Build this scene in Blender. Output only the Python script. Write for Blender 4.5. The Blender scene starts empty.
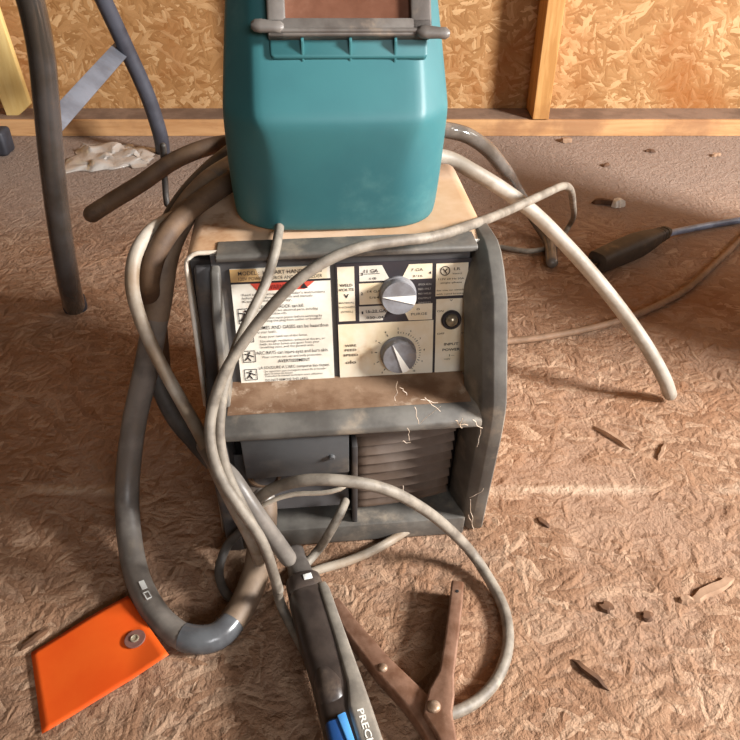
import bpy, bmesh, math, random
from mathutils import Vector, Matrix, noise
random.seed(7)
SC = bpy.context.scene
COL = SC.collection
PI = math.pi

# ------------------------------------------------------------------ camera
F_PX, PITCH, CAM_H = 740.0, math.radians(36.68), 0.61
cd = bpy.data.cameras.new('camera'); cam = bpy.data.objects.new('camera', cd); COL.objects.link(cam)
cam.location = (0, 0, CAM_H); cam.rotation_euler = (PI/2 - PITCH, 0, 0)
cd.sensor_width = 36; cd.lens = 36*F_PX/740; cd.clip_start = 0.02; cd.clip_end = 60
SC.camera = cam
CAM = Vector((0, 0, CAM_H))
AX_R = Vector((1, 0, 0)); AX_F = Vector((0, math.cos(PITCH), -math.sin(PITCH))); AX_U = Vector((0, math.sin(PITCH), math.cos(PITCH)))

def ray(px, py):
    return AX_F + AX_R*((px-370)/F_PX) - AX_U*((py-370)/F_PX)
def hit(px, py, P, N):
    d = ray(px, py); return CAM + d*((Vector(P)-CAM).dot(N)/d.dot(N))
def fl(px, py, z=0.0):                # point of the horizontal plane at height z
    return hit(px, py, (0, 0, z), Vector((0, 0, 1)))
def yy(px, py, Y):                    # point of the vertical plane at distance Y
    return hit(px, py, (0, Y, 0), Vector((0, 1, 0)))

# ------------------------------------------------------------------ materials
class NT:
    def __init__(s, name):
        s.m = bpy.data.materials.new(name); s.m.use_nodes = True
        s.t = s.m.node_tree; s.n = s.t.nodes; s.b = s.n['Principled BSDF']
    def new(s, typ, **kw):
        o = s.n.new(typ)
        for k, v in kw.items(): setattr(o, k, v)
        return o
    def link(s, a, b): s.t.links.new(a, b)
    def val(s, sock, v):
        if hasattr(v, 'is_linked') or isinstance(v, bpy.types.NodeSocket): s.link(v, sock)
        else: sock.default_value = v
    def math(s, op, a, b=0.0, c=None):
        o = s.new('ShaderNodeMath', operation=op); s.val(o.inputs[0], a); s.val(o.inputs[1], b)
        if c is not None: s.val(o.inputs[2], c)
        return o.outputs[0]
    def mix(s, f, a, b, mode='MIX'):
        o = s.new('ShaderNodeMix', data_type='RGBA', blend_type=mode)
        s.val(o.inputs[0], f); s.val(o.inputs[6], a); s.val(o.inputs[7], b)
        return o.outputs[2]
    def noise(s, vec, scale, detail=4, rough=.6, dist=0.0):
        o = s.new('ShaderNodeTexNoise'); s.link(vec, o.inputs['Vector'])
        o.inputs['Scale'].default_value = scale; o.inputs['Detail'].default_value = detail
        o.inputs['Roughness'].default_value = rough; o.inputs['Distortion'].default_value = dist
        return o.outputs[0]
    def ramp(s, f, lo, hi):
        o = s.new('ShaderNodeMapRange', interpolation_type='SMOOTHSTEP'); s.val(o.inputs[0], f)
        o.inputs[1].default_value = lo; o.inputs[2].default_value = hi
        return o.outputs[0]
    def coord(s, mode='Object'):
        return s.new('ShaderNodeTexCoord').outputs[mode]
    def mapping(s, vec, loc=(0,0,0), rot=(0,0,0), scale=(1,1,1)):
        o = s.new('ShaderNodeMapping'); s.link(vec, o.inputs[0])
        o.inputs[1].default_value = loc; o.inputs[2].default_value = rot; o.inputs[3].default_value = scale
        return o.outputs[0]
    def bump(s, h, strength=.3, dist=.002):
        o = s.new('ShaderNodeBump'); s.link(h, o.inputs['Height'])
        o.inputs['Strength'].default_value = strength; o.inputs['Distance'].default_value = dist
        s.link(o.outputs[0], s.b.inputs['Normal'])

def rgb(r, g, b):
    def f(c):
        c /= 255.0
        return c/12.92 if c <= .04045 else ((c+.055)/1.055)**2.4
    return (f(r), f(g), f(b), 1)

def mat(name, c1, c2=None, scale=40, rough=.6, metal=0, bump=0, lo=.35, hi=.65, c3=None, s3=8, lo3=.5, hi3=.75, bscale=None, spec=.5, r2=None):
    n = NT(name); v = n.coord()
    n.b.inputs['Roughness'].default_value = rough; n.b.inputs['Metallic'].default_value = metal
    n.b.inputs['Specular IOR Level'].default_value = spec
    col = c1
    if c2:
        f = n.ramp(n.noise(v, scale, 5), lo, hi)
        col = n.mix(f, c1, c2)
        if r2 is not None:
            mr = n.new('ShaderNodeMapRange'); n.link(f, mr.inputs[0]); mr.inputs[3].default_value = rough; mr.inputs[4].default_value = r2
            n.link(mr.outputs[0], n.b.inputs['Roughness'])
    if c3:
        f3 = n.ramp(n.noise(v, s3, 6, .65), lo3, hi3); col = n.mix(f3, col, c3)
    n.val(n.b.inputs['Base Color'], col)
    if bump: n.bump(n.noise(v, bscale or scale*3, 5, .65), bump, .001)
    return n.m

def osb(name, cols, scale, dust=None, dustlo=.4, dusthi=.7, bump=.6, dist=.003, aspect=.22, plane='XY', layers=6, seams=None, rough=.75, stain=None, fine=0.0, farcol=None):
    n = NT(name); v = n.coord()
    if plane == 'XZ': v = n.mapping(v, rot=(PI/2, 0, 0))
    sep = n.new('ShaderNodeSeparateXYZ'); n.link(v, sep.inputs[0])
    cmb = n.new('ShaderNodeCombineXYZ'); n.link(sep.outputs[0], cmb.inputs[0]); n.link(sep.outputs[1], cmb.inputs[1]); v2 = cmb.outputs[0]
    wob = n.new('ShaderNodeTexNoise'); n.link(v2, wob.inputs['Vector']); wob.inputs['Scale'].default_value = 14; wob.inputs['Detail'].default_value = 2
    sub = n.new('ShaderNodeVectorMath', operation='MULTIPLY_ADD'); n.link(wob.outputs['Color'], sub.inputs[0]); sub.inputs[1].default_value = (.03, .03, 0); n.link(v2, sub.inputs[2])
    vd = sub.outputs[0]
    h = None; r = None
    for i in range(layers):
        ang = i*PI/layers + .23*math.sin(i*5.1)
        m = n.mapping(n.mapping(vd, loc=(i*3.7, i*1.9, 0), rot=(0, 0, ang)), scale=(aspect, 1, 1))
        vo = n.new('ShaderNodeTexVoronoi', voronoi_dimensions='2D'); n.link(m, vo.inputs['Vector']); vo.inputs['Scale'].default_value = scale*(1+.25*math.sin(i*2.3))
        sp = n.new('ShaderNodeSeparateColor'); n.link(vo.outputs['Color'], sp.inputs[0])
        hi = n.math('SUBTRACT', sp.outputs[0], n.math('MULTIPLY', vo.outputs['Distance'], .45))
        grain = n.noise(n.mapping(m, scale=(1, 5, 1)), scale*1.6, 3, .6)
        ci = n.math('ADD', n.math('MULTIPLY', sp.outputs[1], .6), n.math('MULTIPLY', grain, .4))
        if h is None: h, r = hi, ci
        else:
            g = n.math('GREATER_THAN', hi, h)
            mx = n.new('ShaderNodeMix'); n.link(g, mx.inputs[0]); n.link(r, mx.inputs[2]); n.link(ci, mx.inputs[3]); r = mx.outputs[0]
            h = n.math('MAXIMUM', h, hi)
    cr = n.new('ShaderNodeValToRGB'); n.link(r, cr.inputs[0])
    el = cr.color_ramp.elements
    el[0].position = .22; el[0].color = cols[0]; el[1].position = .78; el[1].color = cols[-1]
    for k in range(1, len(cols)-1):
        e = el.new(.22 + .56*k/(len(cols)-1)); e.color = cols[k]
    col = cr.outputs[0]
    if stain:
        col = n.mix(n.math('MULTIPLY', n.ramp(n.noise(v2, 3.1, 5, .6), .5, .72), .75), col, stain)
    hh = h
    if dust:
        d = n.math('ADD', n.math('MULTIPLY', n.noise(v2, 5.5, 6, .62, .4), .8), n.math('MULTIPLY', h, -.18))
        d = n.ramp(d, dustlo, dusthi)
        col = n.mix(n.math('MULTIPLY', d, .85), col, dust)
        hh = n.math('MULTIPLY', h, n.math('SUBTRACT', 1.0, n.math('MULTIPLY', d, .8)))
    if farcol:                             # the strip by the wall lies under thicker grey dust
        y = n.new('ShaderNodeSeparateXYZ'); n.link(v2, y.inputs[0])
        yw = n.math('ADD', y.outputs[1], n.math('MULTIPLY', n.noise(v2, 4, 4), .5))
        fc = n.math('MULTIPLY', n.ramp(yw, 1.35, 1.75), .85)
        col = n.mix(fc, col, farcol)
        hh = n.math('MULTIPLY', hh, n.math('SUBTRACT', 1.0, n.math('MULTIPLY', fc, .7)))
    if seams:
        y = n.new('ShaderNodeSeparateXYZ'); n.link(v2, y.inputs[0])
        yw = n.math('ADD', y.outputs[1], n.math('MULTIPLY', n.math('SUBTRACT', n.noise(v2, 30, 4), .5), .014))
        for Y, w, c in seams:
            dd = n.math('ABSOLUTE', n.math('SUBTRACT', yw, Y))
            ff = n.math('MULTIPLY', n.math('SUBTRACT', 1.0, n.ramp(dd, 0, w)), n.ramp(n.noise(v2, 9, 3), .38, .6))
            col = n.mix(n.math('MULTIPLY', ff, .8), col, c)
            hh = n.math('ADD', hh, n.math('MULTIPLY', ff, .3))
    if fine:
        hh = n.math('ADD', hh, n.math('ADD', n.math('MULTIPLY', n.noise(v2, 210, 4, .7), fine), n.math('MULTIPLY', n.noise(v2, 55, 4, .6, 1.5), fine*1.3)))
    n.link(col, n.b.inputs['Base Color'])
    n.b.inputs['Roughness'].default_value = rough; n.b.inputs['Specular IOR Level'].default_value = .25
    n.bump(hh, bump, dist)
    return n.m

M = {}
M['floor'] = osb('dusty_floor_board', [rgb(138, 105, 81), rgb(149, 114, 88), rgb(157, 124, 98), rgb(178, 147, 121)], 105,
                 dust=rgb(158, 128, 106), dustlo=.22, dusthi=.42, bump=1.0, dist=.0052, aspect=.27, rough=.92, fine=.55,
                 seams=[(.592, .012, rgb(200, 176, 152)), (-.03, .01, rgb(90, 60, 40))], stain=rgb(134, 90, 58), farcol=rgb(150, 132, 120))
M['osb_wall'] = osb('wall_strand_board', [rgb(154, 110, 66), rgb(168, 124, 78), rgb(178, 134, 88), rgb(204, 164, 118)], 105,
                    bump=.6, dist=.003, aspect=.25, plane='XZ', fine=.12, stain=rgb(150, 88, 36), rough=.6)
def wood(name, c1, c2, c3, axis):
    n = NT(name); v = n.coord()
    sc = [6, 60, 60] if axis == 'X' else [60, 60, 6]
    g = n.noise(n.mapping(v, scale=sc), 1.0, 5, .6, .6)
    f = n.noise(n.mapping(v, scale=[s*4 for s in sc]), 1.0, 3)
    col = n.mix(n.ramp(g, .35, .68), c1, c2)
    col = n.mix(n.math('MULTIPLY', n.ramp(n.noise(v, 7, 5), .48, .66), .7), col, c3)
    n.link(col, n.b.inputs['Base Color']); n.b.inputs['Roughness'].default_value = .7
    n.b.inputs['Specular IOR Level'].default_value = .3
    n.bump(f, .25, .001); return n.m
M['plate'] = wood('sill_lumber', rgb(206, 160, 112), rgb(186, 138, 92), rgb(150, 108, 76), 'X')
M['platedust'] = mat('sill_dust', rgb(138, 112, 92), rgb(112, 88, 70), 14, .95, bump=.4, bscale=120)
M['stud'] = wood('stud_lumber', rgb(206, 156, 96), rgb(182, 130, 72), rgb(160, 110, 60), 'Z')
M['board'] = wood('pale_board', rgb(236, 206, 138), rgb(226, 190, 118), rgb(205, 165, 96), 'Z')
M['beige'] = mat('beige_enamel', rgb(206, 178, 152), rgb(184, 148, 114), 9, .5, bump=.1, bscale=90, c3=rgb(150, 98, 56), s3=13, lo3=.56, hi3=.72)
M['edge'] = mat('bare_sheet_edge', rgb(240, 232, 220), rgb(214, 198, 176), 30, .45)
M['bezel'] = mat('dusty_grey_plastic', rgb(112, 108, 101), rgb(84, 80, 75), 22, .55, bump=.15, bscale=200, c3=rgb(156, 142, 124), s3=17, lo3=.5, hi3=.74)
M['bezeldark'] = mat('dark_grey_plastic', rgb(74, 72, 72), rgb(58, 55, 54), 20, .5, bump=.1, bscale=150, c3=rgb(110, 96, 82), s3=14, lo3=.55, hi3=.78)
M['shelfdust'] = mat('shelf_dust', rgb(142, 114, 90), rgb(108, 78, 54), 26, .95, bump=.5, bscale=140, c3=rgb(172, 150, 128), s3=40, lo3=.55, hi3=.7)
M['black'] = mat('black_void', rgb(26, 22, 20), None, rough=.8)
M['door'] = mat('slate_grey_plastic', rgb(82, 83, 84), rgb(66, 66, 67), 16, .5, bump=.12, bscale=140, c3=rgb(112, 106, 98), s3=12, lo3=.55, hi3=.75)
M['louver'] = mat('brown_grey_louver', rgb(112, 98, 88), rgb(84, 66, 52), 12, .75, bump=.25, bscale=120)
M['white'] = mat('label_white', rgb(232, 228, 216), rgb(214, 206, 190), 25, .45, c3=rgb(206, 186, 156), s3=22, lo3=.6, hi3=.78)
M['cream'] = mat('label_cream_stained', rgb(232, 222, 202), rgb(222, 202, 166), 20, .5, c3=rgb(176, 130, 76), s3=15, lo3=.58, hi3=.78)
M['tan'] = mat('label_tan_shadow', rgb(206, 176, 128), rgb(190, 152, 98), 20, .5, c3=rgb(150, 104, 58), s3=18, lo3=.55, hi3=.75)
M['ink'] = mat('label_ink', rgb(34, 30, 34), None, rough=.5)
M['inkgrey'] = mat('label_grey_ink', rgb(88, 82, 78), None, rough=.5)
M['inkfade'] = mat('label_faded_ink', rgb(62, 48, 36), None, rough=.6)
M['palette'] = mat('label_pale_ink', rgb(170, 164, 156), None, rough=.5)
M['red'] = mat('label_red', rgb(206, 84, 66), rgb(190, 66, 52), 30, .45)
M['redink'] = mat('label_red_ink', rgb(120, 34, 30), None, rough=.5)
M['faceplate'] = mat('faceplate_dark', rgb(52, 46, 50), rgb(42, 37, 40), 30, .5, c3=rgb(104, 86, 70), s3=16, lo3=.6, hi3=.8)
M['knob'] = mat('knob_grey', rgb(136, 136, 140), rgb(112, 108, 108), 60, .5, c3=rgb(150, 132, 112), s3=40, lo3=.58, hi3=.75)
M['knobwhite'] = mat('knob_pointer_white', rgb(244, 240, 230), None, rough=.45)
M['knobdark'] = mat('knob_skirt', rgb(96, 88, 80), rgb(120, 104, 84), 50, .6)
M['chrome'] = mat('worn_chrome', rgb(170, 160, 142), rgb(120, 108, 92), 60, .28, 1.0)
M['switchmetal'] = mat('switch_metal', rgb(196, 184, 160), rgb(150, 136, 112), 90, .25, .5)
M['teal'] = mat('teal_shell', rgb(54, 112, 116), rgb(48, 102, 108), 7, .5, c3=rgb(84, 132, 132), s3=9, lo3=.56, hi3=.8, bump=.04, bscale=400)
M['tealin'] = mat('teal_dark_inside', rgb(60, 84, 80), rgb(50, 72, 70), 7, .6)
M['framegrey'] = mat('window_frame_grey', rgb(112, 106, 100), rgb(84, 76, 70), 26, .45, bump=.12, bscale=160, c3=rgb(136, 120, 104), s3=30, lo3=.55, hi3=.75)
M['lens'] = mat('brown_filter_lens', rgb(124, 84, 66), rgb(102, 66, 50), 18, .25, c3=rgb(150, 110, 90), s3=11, lo3=.5, hi3=.75)
M['cable'] = mat('dusty_grey_cable', rgb(142, 133, 120), rgb(106, 97, 86), 45, .6, bump=.2, bscale=260, c3=rgb(166, 155, 138), s3=26, lo3=.56, hi3=.75)
M['cablebrown'] = mat('dusty_brown_hose', rgb(104, 80, 58), rgb(78, 58, 42), 38, .7, bump=.25, bscale=200, c3=rgb(132, 106, 80), s3=20, lo3=.55, hi3=.75)
M['cabledark'] = mat('dark_rubber_cable', rgb(88, 82, 76), rgb(62, 58, 54), 34, .5, bump=.2, bscale=220, c3=rgb(128, 116, 102), s3=18, lo3=.55, hi3=.78)
M['hose'] = mat('grey_rubber_hose', rgb(126, 119, 111), rgb(98, 92, 86), 30, .42, bump=.12, bscale=200, c3=rgb(134, 122, 108), s3=15, lo3=.52, hi3=.75)
M['hosetan'] = mat('tan_dusted_hose', rgb(128, 108, 88), rgb(102, 84, 68), 30, .6, bump=.2, bscale=200)
M['palehose'] = mat('pale_dusty_hose', rgb(160, 152, 140), rgb(132, 122, 108), 30, .55, bump=.2, bscale=220, c3=rgb(126, 112, 96), s3=20, lo3=.56, hi3=.72)
M['loopwhite'] = mat('pale_bleached_cable', rgb(158, 146, 130), rgb(134, 114, 92), 26, .55, bump=.2, bscale=220, c3=rgb(176, 166, 152), s3=14, lo3=.5, hi3=.7)
M['cord'] = mat('dusty_brown_cord', rgb(142, 112, 88), rgb(118, 92, 70), 40, .7, bump=.2, bscale=240)
M['wire'] = mat('cream_wire', rgb(214, 204, 186), rgb(184, 170, 150), 50, .5)
M['clearhose'] = mat('smoky_glossy_hose', rgb(104, 98, 92), rgb(84, 76, 68), 20, .12, c3=rgb(132, 124, 114), s3=12)
M['mark'] = mat('white_print', rgb(226, 226, 220), None, rough=.5)
M['tape'] = mat('glossy_grey_tape', rgb(96, 98, 100), rgb(76, 76, 78), 26, .22, c3=rgb(126, 118, 106), s3=18, lo3=.6, hi3=.8)
M['orange'] = mat('orange_card', rgb(240, 98, 24), rgb(234, 86, 16), 12, .6, bump=.05, bscale=300)
M['ring'] = mat('grey_brown_ring', rgb(132, 92, 82), rgb(110, 76, 68), 60, .6)
M['gun'] = mat('gun_grey_plastic', rgb(146, 138, 126), rgb(116, 109, 100), 40, .5, bump=.2, bscale=220, c3=rgb(146, 130, 110), s3=30, lo3=.52, hi3=.72)
M['gundark'] = mat('gun_dark_rubber', rgb(72, 62, 56), rgb(54, 46, 42), 40, .35, bump=.1, bscale=200, c3=rgb(104, 90, 78), s3=30, lo3=.54, hi3=.8)
M['boot'] = mat('boot_rubber', rgb(96, 90, 84), rgb(72, 66, 62), 40, .42, bump=.1, bscale=200)
M['blue'] = mat('blue_trigger', rgb(96, 172, 238), rgb(80, 156, 226), 40, .4)
M['bluedark'] = mat('deep_blue_trigger', rgb(30, 70, 124), None, rough=.4)
M['rust'] = mat('rusty_brown_steel', rgb(142, 108, 88), rgb(114, 80, 60), 60, .5, .3, bump=.3, bscale=260, c3=rgb(160, 130, 108), s3=45, lo3=.55, hi3=.75)
M['rustlight'] = mat('worn_steel_edge', rgb(190, 172, 152), rgb(150, 120, 96), 60, .4, .5)
M['tubesteel'] = mat('dark_grey_tube', rgb(70, 66, 64), rgb(58, 52, 46), 14, .2, 0, c3=rgb(92, 72, 54), s3=9, lo3=.56, hi3=.8)
for n_ in ('tubesteel',):
    b_ = M[n_].node_tree.nodes['Principled BSDF']; b_.inputs['Coat Weight'].default_value = 1; b_.inputs['Coat Roughness'].default_value = .12
M['tubeblue'] = mat('blue_grey_tube', rgb(76, 78, 88), rgb(60, 60, 68), 16, .5, .1, bump=.15, bscale=160, c3=rgb(98, 86, 76), s3=14, lo3=.55, hi3=.78)
M['bracegrey'] = mat('grey_brace', rgb(128, 132, 142), rgb(106, 108, 116), 16, .5, .1, c3=rgb(140, 124, 108), s3=18, lo3=.58, hi3=.78)
M['plug'] = mat('black_plug', rgb(62, 52, 42), rgb(46, 38, 30), 40, .6, bump=.2, bscale=200, c3=rgb(96, 80, 60), s3=24, lo3=.56, hi3=.76)
M['bluecord'] = mat('pale_blue_cord', rgb(140, 152, 176), rgb(104, 112, 130), 30, .35, c3=rgb(190, 200, 214), s3=24, lo3=.55, hi3=.75)
M['chip'] = mat('dry_wood_chip', rgb(164, 132, 106), rgb(136, 106, 82), 50, .85, bump=.3, bscale=200)
M['chipdark'] = mat('dark_wood_chip', rgb(104, 72, 48), rgb(82, 56, 38), 50, .85, bump=.3, bscale=200)
M['paperwhite'] = mat('white_scrap', rgb(232, 228, 220), rgb(206, 196, 182), 50, .8)
M['web'] = mat('dusty_cobweb', rgb(220, 204, 186), rgb(190, 166, 140), 50, .9)
M['block'] = mat('blue_black_rubber', rgb(52, 54, 62), rgb(40, 40, 46), 30, .6)
def plastic():
    n = NT('crumpled_clear_film'); v = n.coord()
    n.b.inputs['Base Color'].default_value = rgb(186, 178, 170); n.b.inputs['Roughness'].default_value = .14
    n.b.inputs['Transmission Weight'].default_value = .25; n.b.inputs['IOR'].default_value = 1.2
    n.bump(n.noise(v, 50, 4), .6, .004); return n.m
M['film'] = plastic()

# ------------------------------------------------------------------ mesh builder
class MB:
    def __init__(s, X=None): s.bm = bmesh.new(); s.mats = []; s.X = X or Matrix.Identity(4)
    def mi(s, m):
        if m not in s.mats: s.mats.append(m)
        return s.mats.index(m)
    def add(s, verts, faces, m, X=None):
        T = s.X @ (X or Matrix.Identity(4)); k = s.mi(m)
        vs = [s.bm.verts.new(T @ Vector(v)) for v in verts]
        for f in faces:
            try: fc = s.bm.faces.new([vs[i] for i in f]); fc.material_index = k
            except ValueError: pass
        return s
    def add_bm(s, b, m, X=None):
        b.verts.index_update()
        s.add([v.co.copy() for v in b.verts], [[v.index for v in f.verts] for f in b.faces], m, X); b.free(); return s
    def box(s, c, size, m, X=None, bev=0, seg=2):
        b = bmesh.new(); bmesh.ops.create_cube(b, size=1)
        for v in b.verts: v.co = Vector((v.co.x*size[0]+c[0], v.co.y*size[1]+c[1], v.co.z*size[2]+c[2]))
        if bev: bmesh.ops.bevel(b, geom=b.edges[:], offset=bev, segments=seg, affect='EDGES', profile=.5)
        return s.add_bm(b, m, X)
    def prism(s, poly, z0, z1, m, X=None, bev=0, seg=2):   # polygon in local xy, extruded in local z
        b = bmesh.new()
        a = [b.verts.new((p[0], p[1], z0)) for p in poly]; t = [b.verts.new((p[0], p[1], z1)) for p in poly]
        b.faces.new(a[::-1]); b.faces.new(t); n = len(poly)
        for i in range(n): b.faces.new((a[i], a[(i+1) % n], t[(i+1) % n], t[i]))
        bmesh.ops.recalc_face_normals(b, faces=b.faces[:])
        if bev: bmesh.ops.bevel(b, geom=b.edges[:], offset=bev, segments=seg, affect='EDGES', profile=.5)
        return s.add_bm(b, m, X)
    def lathe(s, prof, m, X=None, n=32):   # (r, z) pairs around local z
        vs, fs = [], []
        for r, z in prof:
            for k in range(n): vs.append((r*math.cos(2*PI*k/n), r*math.sin(2*PI*k/n), z))
        for i in range(len(prof)-1):
            for k in range(n): fs.append((i*n+k, i*n+(k+1) % n, (i+1)*n+(k+1) % n, (i+1)*n+k))
        fs.append(list(range(n))[::-1]); fs.append([(len(prof)-1)*n+k for k in range(n)])
        return s.add(vs, fs, m, X)
    def tube(s, pts, r, m, n=14, cap=True, flat=1.0):
        pts = [Vector(p) for p in pts]; N = len(pts)
        rr = r if isinstance(r, (list, tuple)) else [r]*N
        vs, fs = [], []; prev = None
        for i, p in enumerate(pts):
            t = (pts[min(i+1, N-1)] - pts[max(i-1, 0)]).normalized()
            if prev is None:
                up = Vector((0, 0, 1)) if abs(t.z) < .95 else Vector((1, 0, 0)); a = t.cross(up).normalized()
            else:
                a = (prev - t*prev.dot(t)).normalized()
            prev = a; b = t.cross(a)
            for k in range(n):
                an = 2*PI*k/n; vs.append(p + a*(rr[i]*math.cos(an)) + b*(rr[i]*math.sin(an)*flat))
        for i in range(N-1):
            for k in range(n): fs.append((i*n+k, i*n+(k+1) % n, (i+1)*n+(k+1) % n, (i+1)*n+k))
        if cap: fs.append(list(range(n))[::-1]); fs.append([(N-1)*n+k for k in range(n)])
        return s.add(vs, fs, m)
    def loft(s, rings, m, X=None, cap=True):
        n = len(rings[0]); vs = [v for r in rings for v in r]; fs = []
        for i in range(len(rings)-1):
            for k in range(n): fs.append((i*n+k, i*n+(k+1) % n, (i+1)*n+(k+1) % n, (i+1)*n+k))
        if cap: fs.append(list(range(n))[::-1]); fs.append([(len(rings)-1)*n+k for k in range(n)])
        return s.add(vs, fs, m, X)
    def text(s, txt, x, y, m, X, h, width=None, bold=0.0, align='L'):   # cap height h, left baseline at (x, y)
        cu = bpy.data.curves.new('t', 'FONT'); cu.body = txt; cu.size = 1; cu.resolution_u = 2; cu.offset = bold
        ob = bpy.data.objects.new('t', cu); COL.objects.link(ob)
        dg = bpy.context.evaluated_depsgraph_get(); me = bpy.data.meshes.new_from_object(ob.evaluated_get(dg))
        co = [v.co.copy() for v in me.vertices]; fa = [list(p.vertices) for p in me.polygons]
        bpy.data.objects.remove(ob); bpy.data.curves.remove(cu); bpy.data.meshes.remove(me)
        if not co: return s
        x0 = min(c.x for c in co); x1 = max(c.x for c in co); sy = h/.70; sx = sy
        if width: sx = width/(x1-x0)
        off = 0 if align == 'L' else (-(x1-x0)*sx/2 if align == 'C' else -(x1-x0)*sx)
        return s.add([(x+off+(c.x-x0)*sx, y+c.y*sy, 0) for c in co], fa, m, X)
    def build(s, name, parent=None, smooth=40, label=None, solid=0, sub=0, bev=0):
        root = parent
        while root is not None and root.parent is not None: root = root.parent
        off = root.location.copy() if root is not None else None
        if off is None:
            vs = [v.co for v in s.bm.verts]
            off = Vector((sum(v.x for v in vs)/len(vs), sum(v.y for v in vs)/len(vs), min(v.z for v in vs)))
        bmesh.ops.remove_doubles(s.bm, verts=s.bm.verts[:], dist=1e-6)
        for v in s.bm.verts: v.co -= off
        bmesh.ops.recalc_face_normals(s.bm, faces=s.bm.faces[:])
        me = bpy.data.meshes.new(name); s.bm.to_mesh(me); s.bm.free()
        for m in s.mats: me.materials.append(m)
        o = bpy.data.objects.new(name, me); COL.objects.link(o)
        if parent is not None: o.parent = parent
        else: o.location = off
        if smooth:
            me.polygons.foreach_set('use_smooth', [True]*len(me.polygons)); me.set_sharp_from_angle(angle=math.radians(smooth))
        if solid: md = o.modifiers.new('thickness', 'SOLIDIFY'); md.thickness = solid; md.offset = 0
        if bev: md = o.modifiers.new('bevel', 'BEVEL'); md.width = bev; md.segments = 2
        if sub: md = o.modifiers.new('smooth', 'SUBSURF'); md.levels = sub; md.render_levels = sub
        if label: o['label'] = label
        return o

def empty(name, loc):
    o = bpy.data.objects.new(name, None); COL.objects.link(o); o.location = loc; o.empty_display_size = .05; return o
def tag(o, label, cat, group=None, kind=None):
    o['label'] = label; o['category'] = cat
    if group: o['group'] = group
    if kind: o['kind'] = kind
    return o
def struct(o): o['kind'] = 'structure'; return o

def spline(pts, step=.006):           # centripetal Catmull-Rom through 3-D points
    P = [Vector(p) for p in pts]
    P = [P[0]*2-P[1]] + P + [P[-1]*2-P[-2]]
    out = []
    for i in range(1, len(P)-2):
        p0, p1, p2, p3 = P[i-1:i+3]
        t0 = 0; t1 = t0+max((p1-p0).length, 1e-5)**.5; t2 = t1+max((p2-p1).length, 1e-5)**.5; t3 = t2+max((p3-p2).length, 1e-5)**.5
        n = max(2, int((p2-p1).length/step))
        for k in range(n):
            t = t1+(t2-t1)*k/n
            A1 = p0*((t1-t)/(t1-t0))+p1*((t-t0)/(t1-t0)); A2 = p1*((t2-t)/(t2-t1))+p2*((t-t1)/(t2-t1)); A3 = p2*((t3-t)/(t3-t2))+p3*((t-t2)/(t3-t2))
            B1 = A1*((t2-t)/(t2-t0))+A2*((t-t0)/(t2-t0)); B2 = A2*((t3-t)/(t3-t1))+A3*((t-t1)/(t3-t1))
            out.append(B1*((t2-t)/(t2-t1))+B2*((t-t1)/(t2-t1)))
    out.append(P[-2]); return out
def rounded(pts, r):                  # radii that close both ends of a tube in a dome
    n = len(pts); rr = [r]*n; d = 0; i = 0
    pts = list(pts)
    def dome(end, dirv):
        return [(end+dirv*(r*math.sin(a)), r*max(math.cos(a), .05)) for a in (PI/8, PI/4, 3*PI/8, PI/2)]
    a = dome(pts[0], (pts[0]-pts[1]).normalized())[::-1]; b = dome(pts[-1], (pts[-1]-pts[-2]).normalized())
    return [p for p, _ in a]+pts+[p for p, _ in b], [q for _, q in a]+rr+[q for _, q in b]
def way(*w):                          # (px, py, 'z'|'y', value) -> spline
    return spline([Vector(q[1]) if q[0] == 'at' else (fl(q[0], q[1], q[3]) if q[2] == 'z' else yy(q[0], q[1], q[3])) for q in w])
def cable(name, pts, r, m, label, cat, group=None, seg=14):
    P, R = rounded(pts, r)
    return tag(MB().tube(P, R, m, seg).build(name), label, cat, group)

# ------------------------------------------------------------------ the setting
WY = 1.756; WB = WY+.089
b = MB(); b.box((.3, .25, -.01), (5.4, 3.3, .02), M['floor']); fo = b.build('floor', smooth=0)
fo.data.transform(Matrix.Translation(fo.location)); fo.location = (0, 0, 0); struct(fo)
b = MB(); b.box((.3, WB+.0065, 1.2), (5.4, .013, 2.4), M['osb_wall']); struct(b.build('wall_back', smooth=0))
b = MB(); b.box((.3, WY+.0445, .019), (5.4, .089, .038), M['plate'], bev=.002)
b.box((.3, WY+.049, .0384), (5.4, .078, .0012), M['platedust'])
struct(b.build('trim_1', smooth=0))                                   # the sole plate
for i, sx in enumerate((.384, -.226, .994, -.96)):
    b = MB(); b.box((sx+.019, WY+.0445, 1.22), (.038, .089, 2.36), M['stud'], bev=.0015)
    struct(b.build('trim_%d' % (i+2), smooth=0))                      # wall studs

b = MB(); b.box((.92, .86, .225), (.09, .46, .45), M['plate'], bev=.003); b.box((.92, -.43, 1.13), (.09, 1.20, .98), M['plate'], bev=.003); b.box((.92, -.97, .32), (.09, .09, .64), M['plate'], bev=.003); struct(b.build('shade_blocker', smooth=0))      # unseen low partition and upper panel, added to shade the floor
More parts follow.
